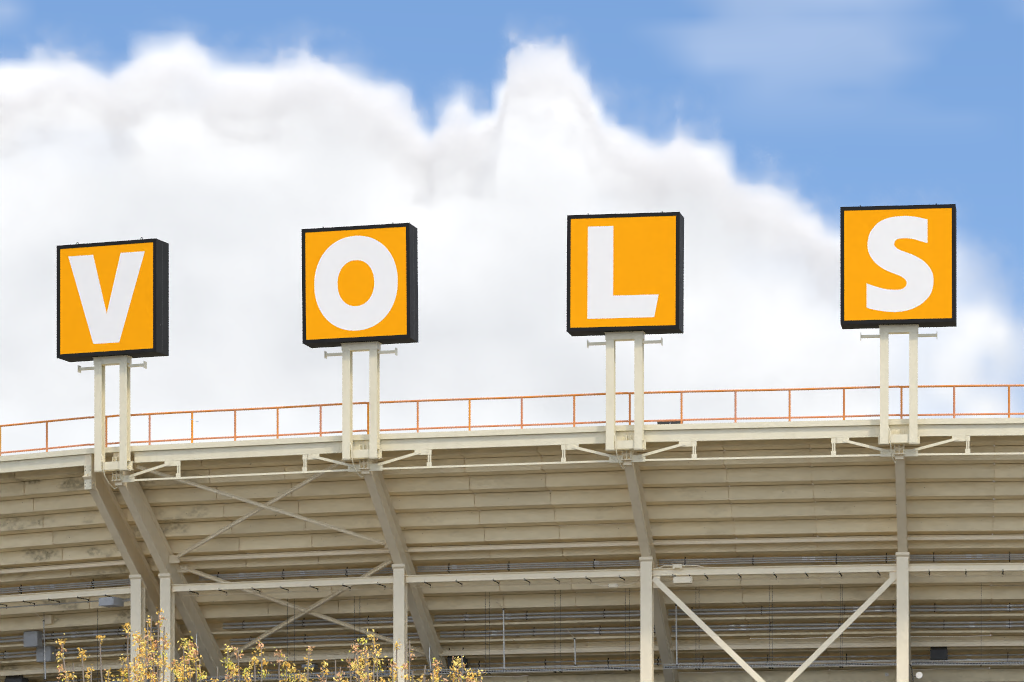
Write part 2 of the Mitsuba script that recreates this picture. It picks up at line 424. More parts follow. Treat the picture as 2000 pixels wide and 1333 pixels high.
            shape(f'{gk}__bolt', join([b.box(x - 0.013, x + 0.013, -0.065, -0.016, z - 0.013, z + 0.013) for x, z in ((abs((0 if sg < 0 else L) - 0.45), 22.325), (abs((0 if sg < 0 else L) - 0.52), 22.30), (abs((0 if sg < 0 else L) - 0.45), 22.25), (abs((0 if sg < 0 else L) - 0.53), 22.23))]), 'cream_paint')
    # beams from column line to column line
    zz = {-1: 18.87}.get(k, 18.86)
    L = b.length(3.95)
    w = 0.19
    shape(f'{ST}__tie_beam', sweep(isec(0.17, 0.25, 0.02, 0.012), b(w, 3.98, zz + 0.02), b(L - w, 3.98, zz + 0.02), b.N), 'column_paint')
    L = b.length(4.5)
    shape(f'{ST}__purlin', sweep(isec(0.16, 0.15, 0.014, 0.012), b(0.03, 4.42, 19.95), b(L - 0.03, 4.42, 19.95), b.N), 'raker_paint')
    L = b.length(8.6)
    shape(f'{ST}__purlin', sweep(isec(0.16, 0.20, 0.016, 0.012), b(0.03, 8.55, 16.74), b(L - 0.03, 8.55, 16.74), b.N), 'raker_paint')
    # hangers of the thin conduit under the tie beam
    L = b.length(3.9)

# raking beams, columns
for k, f in FR.items():
    u = np.array([0, 0, 1.0])
    D_ = 0.84
    cz = lambda r: raker_z(r) + D_ / 2 / math.cos(math.atan(PITCH))
    rk = shape(f'{ST}__raker_beam', sweep(isec(0.31, D_, 0.03, 0.022), f(0, 0.10, cz(0.10)), f(0, 13.2, cz(13.2)), f.T), 'raker_paint')
    ztop = lambda r: raker_z(r) - 0.105
    r0, r1 = 3.80, 4.18
    cw, tf = 0.40, 0.03
    parts = []
    for ra, rb, w in ((r0, r0 + tf, cw), (r0 + tf, r1 - tf, 0.022), (r1 - tf, r1, cw)):
        lo = [f(-w / 2, ra, -EYE), f(w / 2, ra, -EYE), f(w / 2, rb, -EYE), f(-w / 2, rb, -EYE)]
        hi = [f(-w / 2, ra, ztop(ra)), f(w / 2, ra, ztop(ra)), f(w / 2, rb, ztop(rb)), f(-w / 2, rb, ztop(rb))]
        parts.append(hexa(lo, hi))
    ck = shape(f'{ST}__column', join(parts), 'column_paint')
    ra, rb = 3.73, 4.26
    shape(f'{ck}__cap_plate', hexa([f(-0.235, ra, raker_z(ra) - 0.10), f(0.235, ra, raker_z(ra) - 0.10), f(0.235, rb, raker_z(rb) - 0.10), f(-0.235, rb, raker_z(rb) - 0.10)],
                                   [f(-0.235, ra, raker_z(ra) - 0.004), f(0.235, ra, raker_z(ra) - 0.004), f(0.235, rb, raker_z(rb) - 0.004), f(-0.235, rb, raker_z(rb) - 0.004)]), 'raker_paint')
    # end plate of the raker at the rim, with its stiffener fins
    if k in (-1, 'j'):
        sp = shape(f'{ST}__splice_plate', f.box(-0.135, 0.135, -0.03, -0.005, 21.96, 22.80), 'white_vinyl' if False else 'cream_paint')
        shape(f'{sp}__bolt', join([f.box(o - 0.014, o + 0.014, -0.048, -0.03, z - 0.014, z + 0.014) for o in (-0.095, 0.095) for z in (22.07, 22.17, 22.62, 22.73)]), 'dark_steel')
        shape(f'{ST}__end_block', f.box(-0.125, 0.125, -0.005, 0.35, 21.99, 23.18), 'raker_paint')
    else:
        for o in (-0.145, 0, 0.145):
            shape(f'{ST}__stiffener_fin', f.box(o - 0.015, o + 0.015, -0.14, 0.0, 22.22, 23.02), 'cream_paint')
        shape(f'{ST}__end_plate', join([f.box(-0.18, 0.18, 0.002, 0.03, 22.22, 23.18), f.box(-0.19, 0.19, -0.16, 0.0, 22.19, 22.218)]), 'raker_paint')
        shape(f'{ST}__end_block', f.box(-0.14, 0.14, 0.031, 0.42, 22.05, 23.18), 'raker_paint')

# sway bracing in the plane of the rakers (bay 0), and between two columns (bay 2)
b = BAY[0]
tee = [(-0.05, -0.012), (-0.008, -0.012), (-0.008, -0.07), (0.008, -0.07), (0.008, -0.012), (0.05, -0.012), (0.05, 0.0), (-0.05, 0.0)]
tee2 = [(a * 2.0, c * 1.4) for a, c in tee]
tee = [(a * 1.6, c * 1.2) for a, c in tee]


def slope_member(sec, pa, pb, key='brace', mat='brace_paint'):
    d = np.array(pb) - np.array(pa)
    nrm = np.cross(b.T, b(0, 1, raker_z(1)) - b(0, 0, raker_z(0)))
    side = np.cross(d, nrm)
    return shape(f'{ST}__{key}', sweep(sec, pa, pb, side), mat)


slope_member(tee, b(0.55, 0.35, 22.72), b(b.length(3.6) - 0.42, 3.55, 20.10))
slope_member(tee, b(0.40, 3.92, 19.98), b(b.length(0.5) - 0.62, 0.5, 22.78))
slope_member(tee2, b(0.16, 4.7, 19.74), b(b.length(8.2) - 0.4, 8.3, 16.74), mat='raker_paint')
slope_member(tee2, b(b.length(4.6) - 0.6, 4.75, 19.64), b(0.5, 8.2, 16.84), mat='raker_paint')
for s, r, z in ((0.24, 4.05, 19.92), (b.length(3.7) - 0.26, 3.62, 20.10), (b.length(4.7) - 0.26, 4.72, 19.62), (0.24, 4.72, 19.66)):
    shape(f'{ST}__gusset_plate', b.box(s - 0.2, s + 0.2, r, r + 0.015, z - 0.14, z + 0.14), 'raker_paint')
b = BAY[2]
L = b.length(3.87)
shape(f'{ST}__brace', sweep(csec(0.13, 0.20, 0.016), b(0.25, 3.90, 18.66), b(L / 2 - 0.05, 3.90, 14.68), -b.N), 'column_paint')
shape(f'{ST}__brace', sweep(rect(0.10, 0.19), b(L - 0.25, 3.93, 18.60), b(L / 2 + 0.05, 3.93, 14.60), b.N), 'column_paint')
for s0, s1 in ((0.205, 0.46), (L - 0.46, L - 0.205)):
    gk = shape(f'{ST}__gusset_plate', b.box(s0, s1, 3.955, 3.975, 18.34, 18.745), 'column_paint')
    shape(f'{gk}__bolt', join([b.box(s - 0.014, s + 0.014, 3.93, 3.955, z - 0.014, z + 0.014) for s, z in (((s0 + s1) / 2 - 0.05, 18.58), ((s0 + s1) / 2 + 0.03, 18.62), ((s0 + s1) / 2, 18.50), ((s0 + s1) / 2 + 0.07, 18.54))]), 'column_paint')
# added wall, unseen, that stops light leaking in from behind below the lowest rows
for k, b in BAY.items():
    rr = 13.3
    shape(f'{ST}__light_stop_wall', hexa([b.A(0, rr, -EYE), b.B(0, rr, -EYE), b.B(0, rr + 0.3, -EYE), b.A(0, rr + 0.3, -EYE)],
                                        [b.A(0, rr, 13.6), b.B(0, rr, 13.6), b.B(0, rr + 0.3, 13.6), b.A(0, rr + 0.3, 13.6)]), 'concrete_1')

# added dark floor and parapet, out of view, blocking light to the lowest rows
for k, b in BAY.items():
    for nm, ra, rb, za, zb_ in (('shade_floor', 4.45, 13.28, 13.2, 13.5), ('shade_parapet', 4.45, 4.65, 13.504, 14.6)):
        lo, hi = ([b.A(0, r, z) for r in (ra, rb)] + [b.B(0, r, z) for r in (rb, ra)] for z in (za, zb_))
        shape(f'{ST}__{nm}', hexa(lo, hi), 'ground_paving')

# ------------------------------------------------------------------ guard rail along the rim
GR = thing('guard_rail', 'weathered orange pipe guard rail running along the top edge of the stand', 'railing')
posts = [(-1, 0.3), (-1, 2.1), (-1, 3.9), (-1, 5.69), (-1, 7.49), (-1, 9.53), ('g', 0.64), (0, 1.13), (0, 2.72), (0, 4.32), (0, 5.89), (0, 7.47)]
posts += [(k, s) for k in (1, 2, 3) for s in (0.07, 1.82, 3.64, 5.46, 7.28)]
RI = 0.12
for n, (k, s) in enumerate(posts):
    b = BAY[k]
    base, top = b(s, RI, 23.33), b(s, RI, 24.475)
    mat = 'amber_rail' if n in (8, 12, 14) else ('faded_rail' if n % 4 == 3 else 'orange_rail')
    pk = shape(f'{GR}__post', tube([base, (base + top) / 2, top], 0.037, 10), mat, 40)
    if n in (8, 14):
        labels[pk] = {'label': 'brighter amber post' + (' with a small clip' if n == 8 else '')}
b = BAY[0]
shape(f'{GR}__clip', join([b.box(2.685, 2.755, 0.07, 0.17, 24.20, 24.225), b.box(2.86, 2.96, 0.11, 0.13, 24.12, 24.145)]), 'bright_zinc')
for k in (-1, 'g', 0, 1, 2, 3):
    b = BAY[k]
    p, q = b.ends(RI, 24.475)
    for nm, z, mat, rad in (('top_rail', 24.475, 'orange_rail', 0.037), ('bottom_rail', 23.53, 'faded_rail', 0.034)):
        pts = [p * (1 - u) + q * u + [0, 0, z - 24.475 + 0.006 * math.sin(9 * u + z)] for u in np.linspace(0, 1, 9)]
        shape(f'{GR}__{nm}', tube(pts, rad, 10), mat, 40)

# ------------------------------------------------------------------ the four letter signs
V_ = [(-1.464, 1.544), (-0.514, 1.543), (0.01, -0.531), (0.542, 1.538), (1.464, 1.534), (0.488, -1.542), (-0.502, -1.541)]
L_ = [(-1.2, 1.547), (-0.338, 1.547), (-0.333, -0.782), (1.209, -0.786), (1.063, -1.539), (-1.202, -1.539)]
S_ = [(0.978, 1.466), (0.975, 0.678), (0.762, 0.746), (0.552, 0.814), (0.342, 0.853), (0.174, 0.861), (0.006, 0.839), (-0.091, 0.774), (-0.125, 0.681), (-0.109, 0.613), (-0.037, 0.535), (0.089, 0.464), (0.257, 0.397), (0.466, 0.316), (0.676, 0.205), (0.843, 0.091), (0.99, -0.056), (1.094, -0.207), (1.157, -0.377), (1.173, -0.547), (1.164, -0.716), (1.126, -0.885), (1.05, -1.053), (0.923, -1.199), (0.755, -1.344), (0.545, -1.454), (0.335, -1.526), (0.125, -1.564), (-0.085, -1.581), (-0.296, -1.569), (-0.506, -1.539), (-0.716, -1.501), (-0.885, -1.46), (-1.041, -1.414), (-1.038, -0.599), (-0.925, -0.652), (-0.756, -0.711), (-0.588, -0.765), (-0.42, -0.807), (-0.252, -0.832), (-0.083, -0.844), (0.043, -0.838), (0.169, -0.802), (0.253, -0.732), (0.287, -0.643), (0.27, -0.558), (0.212, -0.481), (0.107, -0.406), (-0.04, -0.34), (-0.208, -0.272), (-0.376, -0.197), (-0.544, -0.095), (-0.712, 0.031), (-0.838, 0.174), (-0.931, 0.325), (-0.985, 0.475), (-1.006, 0.624), (-0.997, 0.794), (-0.963, 0.963), (-0.899, 1.111), (-0.793, 1.257), (-0.667, 1.382), (-0.498, 1.48), (-0.287, 1.551), (-0.076, 1.584), (0.134, 1.597), (0.344, 1.592), (0.554, 1.565), (0.764, 1.518)]


def rounded(pts, corners, n=4):
    """Catmull-Rom through the points except at the sharp corners."""
    out, N = [], len(pts)
    P_ = np.array(pts)
    for i in range(N):
        a, b_ = P_[i], P_[(i + 1) % N]
        pa = a if i in corners else P_[i - 1]
        pb = b_ if (i + 1) % N in corners else P_[(i + 2) % N]
        for t in np.arange(n) / n:
            out.append(0.5 * (2 * a + (b_ - pa) * t + (2 * pa - 5 * a + 4 * b_ - pb) * t * t + (3 * a - pa - 3 * b_ + pb) * t ** 3))
    return [tuple(v) for v in out]


def oval(cx, cz, a, c, e, n=96):
    th = np.arange(n) / n * 2 * np.pi
    return [(cx + a * np.sign(np.cos(t)) * abs(np.cos(t)) ** (2 / e), cz + c * np.sign(np.sin(t)) * abs(np.sin(t)) ** (2 / e)) for t in th]


GLYPH = {0: Polygon(V_), 1: Polygon(oval(0.001, 0.008, 1.474, 1.605, 2.12), [oval(-0.001, 0.010, 0.648, 0.780, 2.12)]), 2: Polygon(L_), 3: Polygon(rounded(S_, {0, 1, 33, 34}))}
TWEAK = {0: (0, 0, 0, 0), 1: (-0.042, 0.0, 0.0256, -0.009), 2: (0.015, -0.003, 0.0096, 0.0055), 3: (-0.009, -0.004, -0.0154, -0.0014)}
WORDS = {0: ('V', 'first square sign from the left'), 1: ('O', 'second square sign from the left'), 2: ('L', 'third square sign from the left'), 3: ('S', 'fourth square sign at far right')}
SW, SH, SD, SF, SZ = 3.801, 3.883, 1.02, 0.117, 26.435
for k in range(4):
    f = FR[k]
    off, dz, yaw, roll = TWEAK[k]
    sg = thing('letter_sign', f'orange square sign box with white letter {WORDS[k][0]} on twin cream posts', 'sign', 'letter signs along the rim')
    del labels[sg]['group']
    labels[sg]['group'] = 'letter signs along the rim'
    g = Frame(*(f(off, -0.43, 0)[:2]), f.a + yaw)                         # the box has its own small misalignment

    def box_pt(a, r, z, g=g, roll=roll, dz=dz):
        zc = SH / 2
        a2, z2 = a * math.cos(roll) + (z - zc) * math.sin(roll), zc + (z - zc) * math.cos(roll) - a * math.sin(roll)
        return g(a2, r - 0.5, SZ + dz + z2)

    def slab(a0, a1, r0, r1, z0, z1):
        return hexa([box_pt(a0, r0, z0), box_pt(a1, r0, z0), box_pt(a1, r1, z0), box_pt(a0, r1, z0)], [box_pt(a0, r0, z1), box_pt(a1, r0, z1), box_pt(a1, r1, z1), box_pt(a0, r1, z1)])
    W, H = SW / 2, SH
    body = [slab(-W, W, 0.05, SD, 0, H)]
    shape(f'{sg}__cabinet', join(body), 'black_metal')
    fr = [slab(-W - 0.006, W + 0.006, 0.0, 0.05, H - SF, H + 0.006), slab(-W - 0.006, W + 0.006, 0.0, 0.05, -0.006, SF), slab(-W - 0.006, -W + SF, 0.0, 0.05, SF, H - SF), slab(W - SF, W + 0.006, 0.0, 0.05, SF, H - SF)]
    shape(f'{sg}__frame', join(fr), 'black_metal')
    shape(f'{sg}__face_panel', slab(-W + SF, W - SF, 0.022, 0.049, SF, H - SF), 'orange_vinyl')
    m = trimesh.creation.extrude_polygon(GLYPH[k], 0.008, engine='earcut')
    v = np.array([box_pt(x, 0.020 - z, SH / 2 + y) for x, y, z in m.vertices])
    lm = trimesh.Trimesh(v, m.faces, process=False)
    if lm.volume < 0:
        lm.invert()
    lk = shape(f'{sg}__letter', lm, 'white_vinyl')
    for a in ((-1.18, 1.28), (-1.18, 1.28), (-1.22, 1.29), (-1.25, 1.26))[k]:
        if k == 0:
            arc = [box_pt(a + 0.035 * math.cos(t), 0.15, H + 0.05 + 0.05 * math.sin(t)) for t in np.linspace(-0.9, math.pi + 0.9, 12)]
            shape(f'{sg}__lifting_eye', tube(arc, 0.012, 6), 'black_metal', 40)
        else:
            shape(f'{sg}__lifting_eye', join([slab(a - 0.015, a + 0.015, 0.14, 0.17, H + 0.006, H + 0.075), slab(a - 0.03, a + 0.03, 0.12, 0.19, H + 0.003, H + 0.02)]), 'black_metal')
    # a panel seam and a latch on the side of the box
    shape(f'{sg}__side_seam', join([slab(W, W + 0.004, 0.52, 0.53, 0.08, H - 0.08), slab(W, W + 0.02, 0.30, 0.34, 0.95, 0.99)]), 'dark_grey')
    # twin posts, cap, side arms
    PW, PD, PH = 0.275, 0.30, 0.621
    rp = -0.6
    zb, zt = 22.505, SZ - 0.262 + dz
    for n, sgn in enumerate((-1, 1)):
        c = sgn * (PH - PW / 2)
        parts = [f.box(c - PW / 2, c + PW / 2, rp, rp + 0.025, zb, zt), f.box(c - 0.012, c + 0.012, rp + 0.025, rp + PD - 0.025, zb, zt), f.box(c - PW / 2, c + PW / 2, rp + PD - 0.025, rp + PD, zb, zt)]
        pk = shape(f'{sg}__post', join(parts), 'cream_paint')
        shape(f'{pk}__stiffener', join([f.box(c + s_ * 0.0745 - 0.061, c + s_ * 0.0745 + 0.061, rp + 0.026, rp + PD - 0.026, z_, z_ + 0.02) for z_ in (zb + 0.02, zb + 0.30) for s_ in (-1, 1)]), 'cream_paint')
        shape(f'{pk}__base_plate', f.box(c - PW / 2 - 0.01, c + PW / 2 + 0.01, rp + 0.02, rp + PD + 0.02, zb - 0.03, zb - 0.001), 'cream_paint')
        c0, c1 = sorted((sgn * (PH + 0.002), sgn * (PH + 0.63)))
        za = zt - 0.095
        ak = shape(f'{sg}__side_arm', join([f.box(c0, c1, rp + 0.08, rp + 0.095, za - 0.045, za + 0.045), f.box(c0, c1, rp + 0.095, rp + 0.19, za + 0.033, za + 0.045), f.box(c0, c1, rp + 0.095, rp + 0.19, za - 0.045, za - 0.033)]), 'cream_paint')
        e0, e1 = sorted((sgn * (PH + 0.631), sgn * (PH + 0.650)))
        shape(f'{ak}__end_plate', f.box(e0, e1, rp + 0.02, rp + 0.25, za - 0.12, za + 0.12), 'cream_paint')
    shape(f'{sg}__cap_beam', join([f.box(-0.64, 0.64, rp - 0.02, rp + PD + 0.05, zt + 0.001, SZ + dz - 0.03), f.box(-0.66, 0.66, rp - 0.05, rp + PD + 0.08, SZ + dz - 0.030, SZ + dz - 0.008)]), 'cream_paint')
    shape(f'{sg}__bolt', join([f.box(x - 0.015, x + 0.015, rp - 0.035, rp - 0.02, SZ + dz - 0.075, SZ + dz - 0.045) for x in (-0.25, -0.05, 0.05, 0.25)]), 'cream_paint')
    # base: cross beam on the girder, plate between the posts
    shape(f'{sg}__cross_beam', join([f.box(-0.69, 0.69, rp + PD + 0.001, rp + PD + 0.02, zb + 0.005, zb + 0.30), f.box(-0.69, 0.69, rp + PD + 0.02, -0.16, zb + 0.28, zb + 0.30), f.box(-0.69, 0.69, rp + PD + 0.02, -0.16, zb + 0.005, zb + 0.025)]), 'cream_paint')
    shape(f'{sg}__tie_plate', f.box(-PH + PW + 0.002, PH - PW - 0.002, rp + 0.10, rp + 0.12, zb + 0.02, zb + 0.295), 'cream_paint')
    x = -PH + PW + 0.03
    cable = [f(x - 0.06, rp + 0.05, zb + 0.62), f(x - 0.03, rp + 0.02, zb + 0.52), f(x + 0.03, rp - 0.01, zb + 0.40), f(x + 0.04, rp - 0.01, zb + 0.05), f(x + 0.055, rp + 0.1, zb - 0.2), f(x + 0.09, rp + 0.35, zb - 0.42), f(x + 0.17, 0.0, zb - 0.58), f(x + 0.24, 0.25, raker_z(0.25) - 0.02)]
    shape(f'{sg}__cable', tube(cable, 0.017, 7), 'cream_paint', 40)

# ------------------------------------------------------------------ things fixed under the stand
NAME = {-1: 'left of the V sign', 0: 'between V and O signs', 1: 'between O and L signs', 2: 'between L and S signs', 3: 'right of the S sign'}
RUNS = [('upper', [(5.46, 19.474, 0.034), (5.48, 19.40, 0.026), (5.42, 19.318, 0.024)], 0.42),
        ('middle', [(lip_r(9) - 0.02, 17.945, 0.047), (lip_r(9) - 0.03, 17.814, 0.050)], 0.5),
        ('lower', [(lip_r(10) - 0.02, 17.436, 0.046), (lip_r(10) - 0.03, 17.302, 0.049)], 0.5),
        ('lowest', [(lip_r(12) - 0.02, 16.425, 0.028), (lip_r(12) - 0.03, 16.274, 0.028)], 0.5)]
rnd = random.Random(11)
for row, pipes, _ in RUNS:
    for k in (-1, 0, 1, 2, 3):
        b = BAY[k]
        t = thing('conduit_run', f'grey conduit pipes in the {row} row under the stand, {NAME[k]}', 'pipes', None)
        for r, z, rad in pipes:
            L = b.length(r)
            pts = [b(s, r, z - 0.008 * math.sin(math.pi * s / L * 3)) for s in np.linspace(0.55 if k == 0 and row != 'lowest' else 0.17, L - 0.17, 7)]
            shape(f'{t}__pipe', tube(pts, rad, 10), 'galvanised', 40)
        js = sorted(rnd.uniform(0.1, 0.92) for _ in range(2))
        for u in js:
            for r, z, rad in pipes[:2]:
                s = u * b.length(r)
                shape(f'{t}__coupling', tube([b(s - 0.09, r, z), b(s, r, z), b(s + 0.09, r, z)], rad + 0.010, 10), 'bright_zinc', 40)
        for u in (0.14, 0.42, 0.73, 0.95):
            r = pipes[0][0]
            s = u * b.length(r) + rnd.uniform(-0.2, 0.2)
            zs = [p[1] for p in pipes]
            shape(f'{t}__clamp', join([b.box(s - 0.018, s + 0.018, r + 0.045, r + 0.085, min(zs) - 0.07, max(zs) + 0.11)] +
                                      [b.box(s - 0.025, s + 0.025, p[0] - p[2] - 0.012, p[0] + 0.05, p[1] - p[2] - 0.012, p[1] - p[2]) for p in pipes] +
                                      [b.box(s - 0.012, s + 0.012, p[0] - p[2] - 0.022, p[0] - p[2] - 0.004, p[1] - 0.02, p[1] + 0.02) for p in pipes]), 'dark_steel')
# mesh cable trays with their hanging rods
RODS = {-1: (4.9, 7.34), 0: (3.61, 3.87, 6.15, 6.36), 1: (2.41, 2.55, 4.92, 5.13, 7.46, 7.60), 2: (1.34, 1.45, 3.92, 4.01, 6.38, 6.45), 3: (2.64, 5.2)}
for k in (-1, 0, 1, 2, 3):
    b = BAY[k]
    t = thing('cable_tray', f'wire mesh cable tray hung on thin rods, {NAME[k]}', 'cable tray')
    r0, r1, z0, z1 = 6.08, 6.36, 15.78, 15.92
    L = b.length(r0)
    wires = []
    for r, z in ((r0, z1), (r0, z0 + 0.045), (r0, z0), (r0 + 0.09, z0), (r1, z0), (r1, z1)):
        wires.append(sweep(rect(0.010, 0.010), b(0.2, r, z), b(L - 0.2, r, z), b.N))
    for s in np.arange(0.25, L - 0.2, 0.10):
        wires += [b.box(s - 0.004, s + 0.004, r0 - 0.009, r0 - 0.003, z0, z1), b.box(s - 0.004, s + 0.004, r0, r1, z0 - 0.012, z0 - 0.006)]
    mk = shape(f'{t}__mesh', join(wires), 'galvanised')
    cab = [b(s, r0 + 0.14, z0 + 0.045 + 0.015 * math.sin(s * 2.1)) for s in np.linspace(0.25, L - 0.25, 30)]
    shape(f'{t}__cable', tube(cab, 0.035, 7), 'dark_grey', 40)
    for s in RODS[k]:
        i = 7
        zt_ = lip_z(7) + 0.01
        shape(f'{t}__rod', b.box(s - 0.006, s + 0.006, r0 + 0.13, r0 + 0.145, z0 - 0.02, zt_), 'dark_grey')
        shape(f'{t}__bracket', b.box(s - 0.02, s + 0.02, r0 - 0.04, r1 + 0.05, z0 - 0.055, z0 - 0.02), 'dark_steel')
# thin conduit on hooks under the tie beam
for k in (-1, 0, 1, 2, 3):
    b = BAY[k]
    t = thing('hook_conduit', f'thin conduit on small hooks under the cross beam, {NAME[k]}', 'pipe')
    r, z = 4.55, 18.66
    L = b.length(r)
    shape(f'{t}__pipe', tube([b(s, r, z) for s in np.linspace(0.3, L - 0.3, 6)], 0.022, 8), 'galvanised' if k == -1 else 'column_paint', 40)
    s = 0.9
    while s < L - 0.5:
        shape(f'{t}__hook', join([b.box(s - 0.02, s + 0.02, 3.93, 4.57, 18.728, 18.752), b.box(s - 0.018, s + 0.018, 4.57, 4.595, 18.63, 18.75), b.box(s - 0.018, s + 0.018, 3.905, 3.93, 18.73, 18.80)]), 'dark_steel')
        s += rnd.uniform(1.05, 1.35)


def equipment(name, label, cat, b, s0, s1, r0, r1, z0, z1, mat, lid=True, group=None):
    t = thing(name, label, cat, None)
    c = 0.012
    shape(f'{t}__body', b.box(s0, s1, r0, r1, z0, z1), mat)
    if lid:
        shape(f'{t}__lid', b.box(s0 + 0.015, s1 - 0.015, r0 - 0.018, r0 - 0.001, z0 + 0.015, z1 - 0.015), mat)
        shape(f'{t}__screw', join([b.box(s - 0.01, s + 0.01, r0 - 0.026, r0 - 0.018, z - 0.01, z + 0.01) for s in (s0 + 0.035, s1 - 0.035) for z in (z0 + 0.035, z1 - 0.035)]), 'dark_steel')
    return t


b = BAY[-1]
t = equipment('junction_box', 'wide blue-grey junction box under the cross beam beside the leftmost column', 'junction box', b, 9.19, 9.83, 3.72, 4.35, 18.37, 18.66, 'grey_box')
shape(f'{t}__pipe', tube([b(9.83, 4.3, 18.56), b(10.0, 4.3, 18.57), b(10.3, 4.3, 18.60), b(10.6, 4.3, 18.62)], 0.035, 8), 'galvanised', 40)
equipment('junction_box', 'upper of two upright grey junction boxes on the pipes at far left', 'junction box', b, 3.24, 3.88, lip_r(9) - 0.34, lip_r(9) - 0.045, 17.51, 18.07, 'grey_box')
equipment('junction_box', 'lower of two upright grey junction boxes on the pipes at far left', 'junction box', b, 3.33, 3.99, lip_r(10) - 0.34, lip_r(10) - 0.045, 17.01, 17.58, 'grey_box')
equipment('junction_box', 'small beige square box on the concrete step at far left', 'junction box', b, 4.47, 4.83, lip_r(8) - 0.12, lip_r(8) - 0.002, 18.25, 18.57, 'raker_paint', lid=False)
b = BAY[1]
t = equipment('junction_box', 'small beige box on the thin conduit left of the L sign column', 'junction box', b, 7.33, 7.70, 4.30, 4.45, 18.44, 18.57, 'column_paint')
shape(f'{t}__pipe', tube([b(6.7, 4.45, 18.60), b(6.95, 4.42, 18.56), b(7.1, 4.40, 18.51), b(7.33, 4.38, 18.51)], 0.02, 7), 'column_paint', 40)
shape(f'{t}__pipe', tube([b(7.70, 4.38, 18.51), b(8.0, 4.40, 18.52), b(8.25, 4.42, 18.60), b(8.5, 4.45, 18.66)], 0.02, 7), 'column_paint', 40)
b = BAY[2]
t = equipment('junction_box', 'small cream box standing on the cross beam right of the L sign column', 'junction box', b, 0.92, 1.24, 3.76, 3.86, 19.0, 19.12, 'column_paint', lid=False)
shape(f'{t}__foot', join([b.box(0.93, 0.98, 3.77, 3.84, 18.96, 19.0), b.box(1.18, 1.23, 3.77, 3.84, 18.96, 19.0)]), 'column_paint')
shape(f'{t}__pipe', tube([b(0.35, 3.83, 19.0), b(0.48, 3.83, 19.02), b(0.6, 3.82, 19.08), b(0.92, 3.82, 19.08)], 0.02, 7), 'column_paint', 40)
shape(f'{t}__pipe', tube([b(1.24, 3.82, 19.07), b(1.75, 3.82, 19.07), b(1.9, 3.82, 19.03), b(2.0, 3.82, 19.0)], 0.02, 7), 'column_paint', 40)
t = equipment('junction_box', 'wide cream box hanging under the cross beam right of the L sign column', 'junction box', b, 0.94, 1.58, 3.72, 4.1, 18.47, 18.69, 'column_paint')
shape(f'{t}__strap', join([b.box(0.98, 1.02, 3.80, 3.84, 18.69, 18.76), b.box(1.48, 1.52, 3.80, 3.84, 18.69, 18.76)]), 'dark_steel')


def speaker_box(label, b, s0, s1, r0, z0, z1):
    t = thing('equipment_box', label, 'equipment box')
    d = (z1 - z0)
    m = hexa([b(s0, r0 + 0.10, z0), b(s1, r0 + 0.10, z0), b(s1, r0 + 0.45, z0), b(s0, r0 + 0.45, z0)], [b(s0, r0, z1 - 0.18), b(s1, r0, z1 - 0.18), b(s1, r0 + 0.45, z1 - 0.18), b(s0, r0 + 0.45, z1 - 0.18)])
    shape(f'{t}__body', m, 'dark_grey')
    shape(f'{t}__visor', hexa([b(s0, r0, z1 - 0.178), b(s1, r0, z1 - 0.178), b(s1, r0 + 0.45, z1 - 0.178), b(s0, r0 + 0.45, z1 - 0.178)], [b(s0 + 0.03, r0 + 0.12, z1), b(s1 - 0.03, r0 + 0.12, z1), b(s1 - 0.03, r0 + 0.45, z1), b(s0 + 0.03, r0 + 0.45, z1)]), 'dark_grey')
    for s in (s0 + 0.04, s1 - 0.07):
        shape(f'{t}__bracket', b.box(s, s + 0.035, r0 + 0.06, r0 + 0.085, z1 - 0.1, z1 + 0.16), 'dark_steel')
    shape(f'{t}__badge', b.box((s0 + s1) / 2 - 0.04, (s0 + s1) / 2 + 0.04, r0 + 0.045, r0 + 0.06, z0 + 0.18, z0 + 0.21), 'bright_zinc')


speaker_box('dark grey equipment box hung right of the S sign column', BAY[3], 0.83, 1.43, lip_r(12) - 0.8, 16.22, 16.72)
speaker_box('dark grey equipment box hung right of the O sign column, behind blossoms', BAY[1], 0.26, 0.88, lip_r(12) - 0.8, 16.18, 16.78)
speaker_box('dark grey equipment box low in the corner at far left', BAY[-1], 1.17, 1.97, lip_r(12) - 0.8, 15.95, 16.70)
b = BAY[0]
t = thing('flood_light', 'grey flood light with yellowish lens hung among the pipes, above the blossoms', 'flood light')
shape(f'{t}__housing', b.box(2.98, 3.47, 8.9, 9.25, 16.42, 16.54), 'grey_box')
m = trimesh.creation.icosphere(subdivisions=3)
m.apply_scale([0.2, 0.14, 0.07])
m.apply_translation(b(3.24, 9.02, 16.40))
shape(f'{t}__lens', m, 'lamp_lens', True)
shape(f'{t}__bracket', join([b.box(3.08, 3.10, 9.0, 9.02, 16.54, 16.80), b.box(3.35, 3.37, 9.0, 9.02, 16.54, 16.80)]), 'dark_steel')
b = BAY[2]
t = thing('outlet_box', 'small white square box on the lowest concrete step left of the S sign column', 'outlet box')
shape(f'{t}__body', b.box(7.47, 7.59, lip_r(13) - 0.06, lip_r(13) - 0.002, 15.77, 15.89), 'white_plastic')
shape(f'{t}__knob', b.box(7.52, 7.54, lip_r(13) - 0.075, lip_r(13) - 0.06, 15.82, 15.84), 'dark_steel')
b = BAY[3]
t = thing('antenna', 'round white antenna dish on a dark arm beside the S sign column', 'antenna')
p = b(0.55, 4.5, 15.26)
m = trimesh.creation.cylinder(radius=0.115, height=0.05, sections=28)
m.apply_transform(trimesh.geometry.align_vectors([0, 0, 1], [-0.25, -0.95, 0.1]))
m.apply_translation(p + [0, 0, EYE * 0])
shape(f'{t}__dish', m, 'white_plastic', 40)
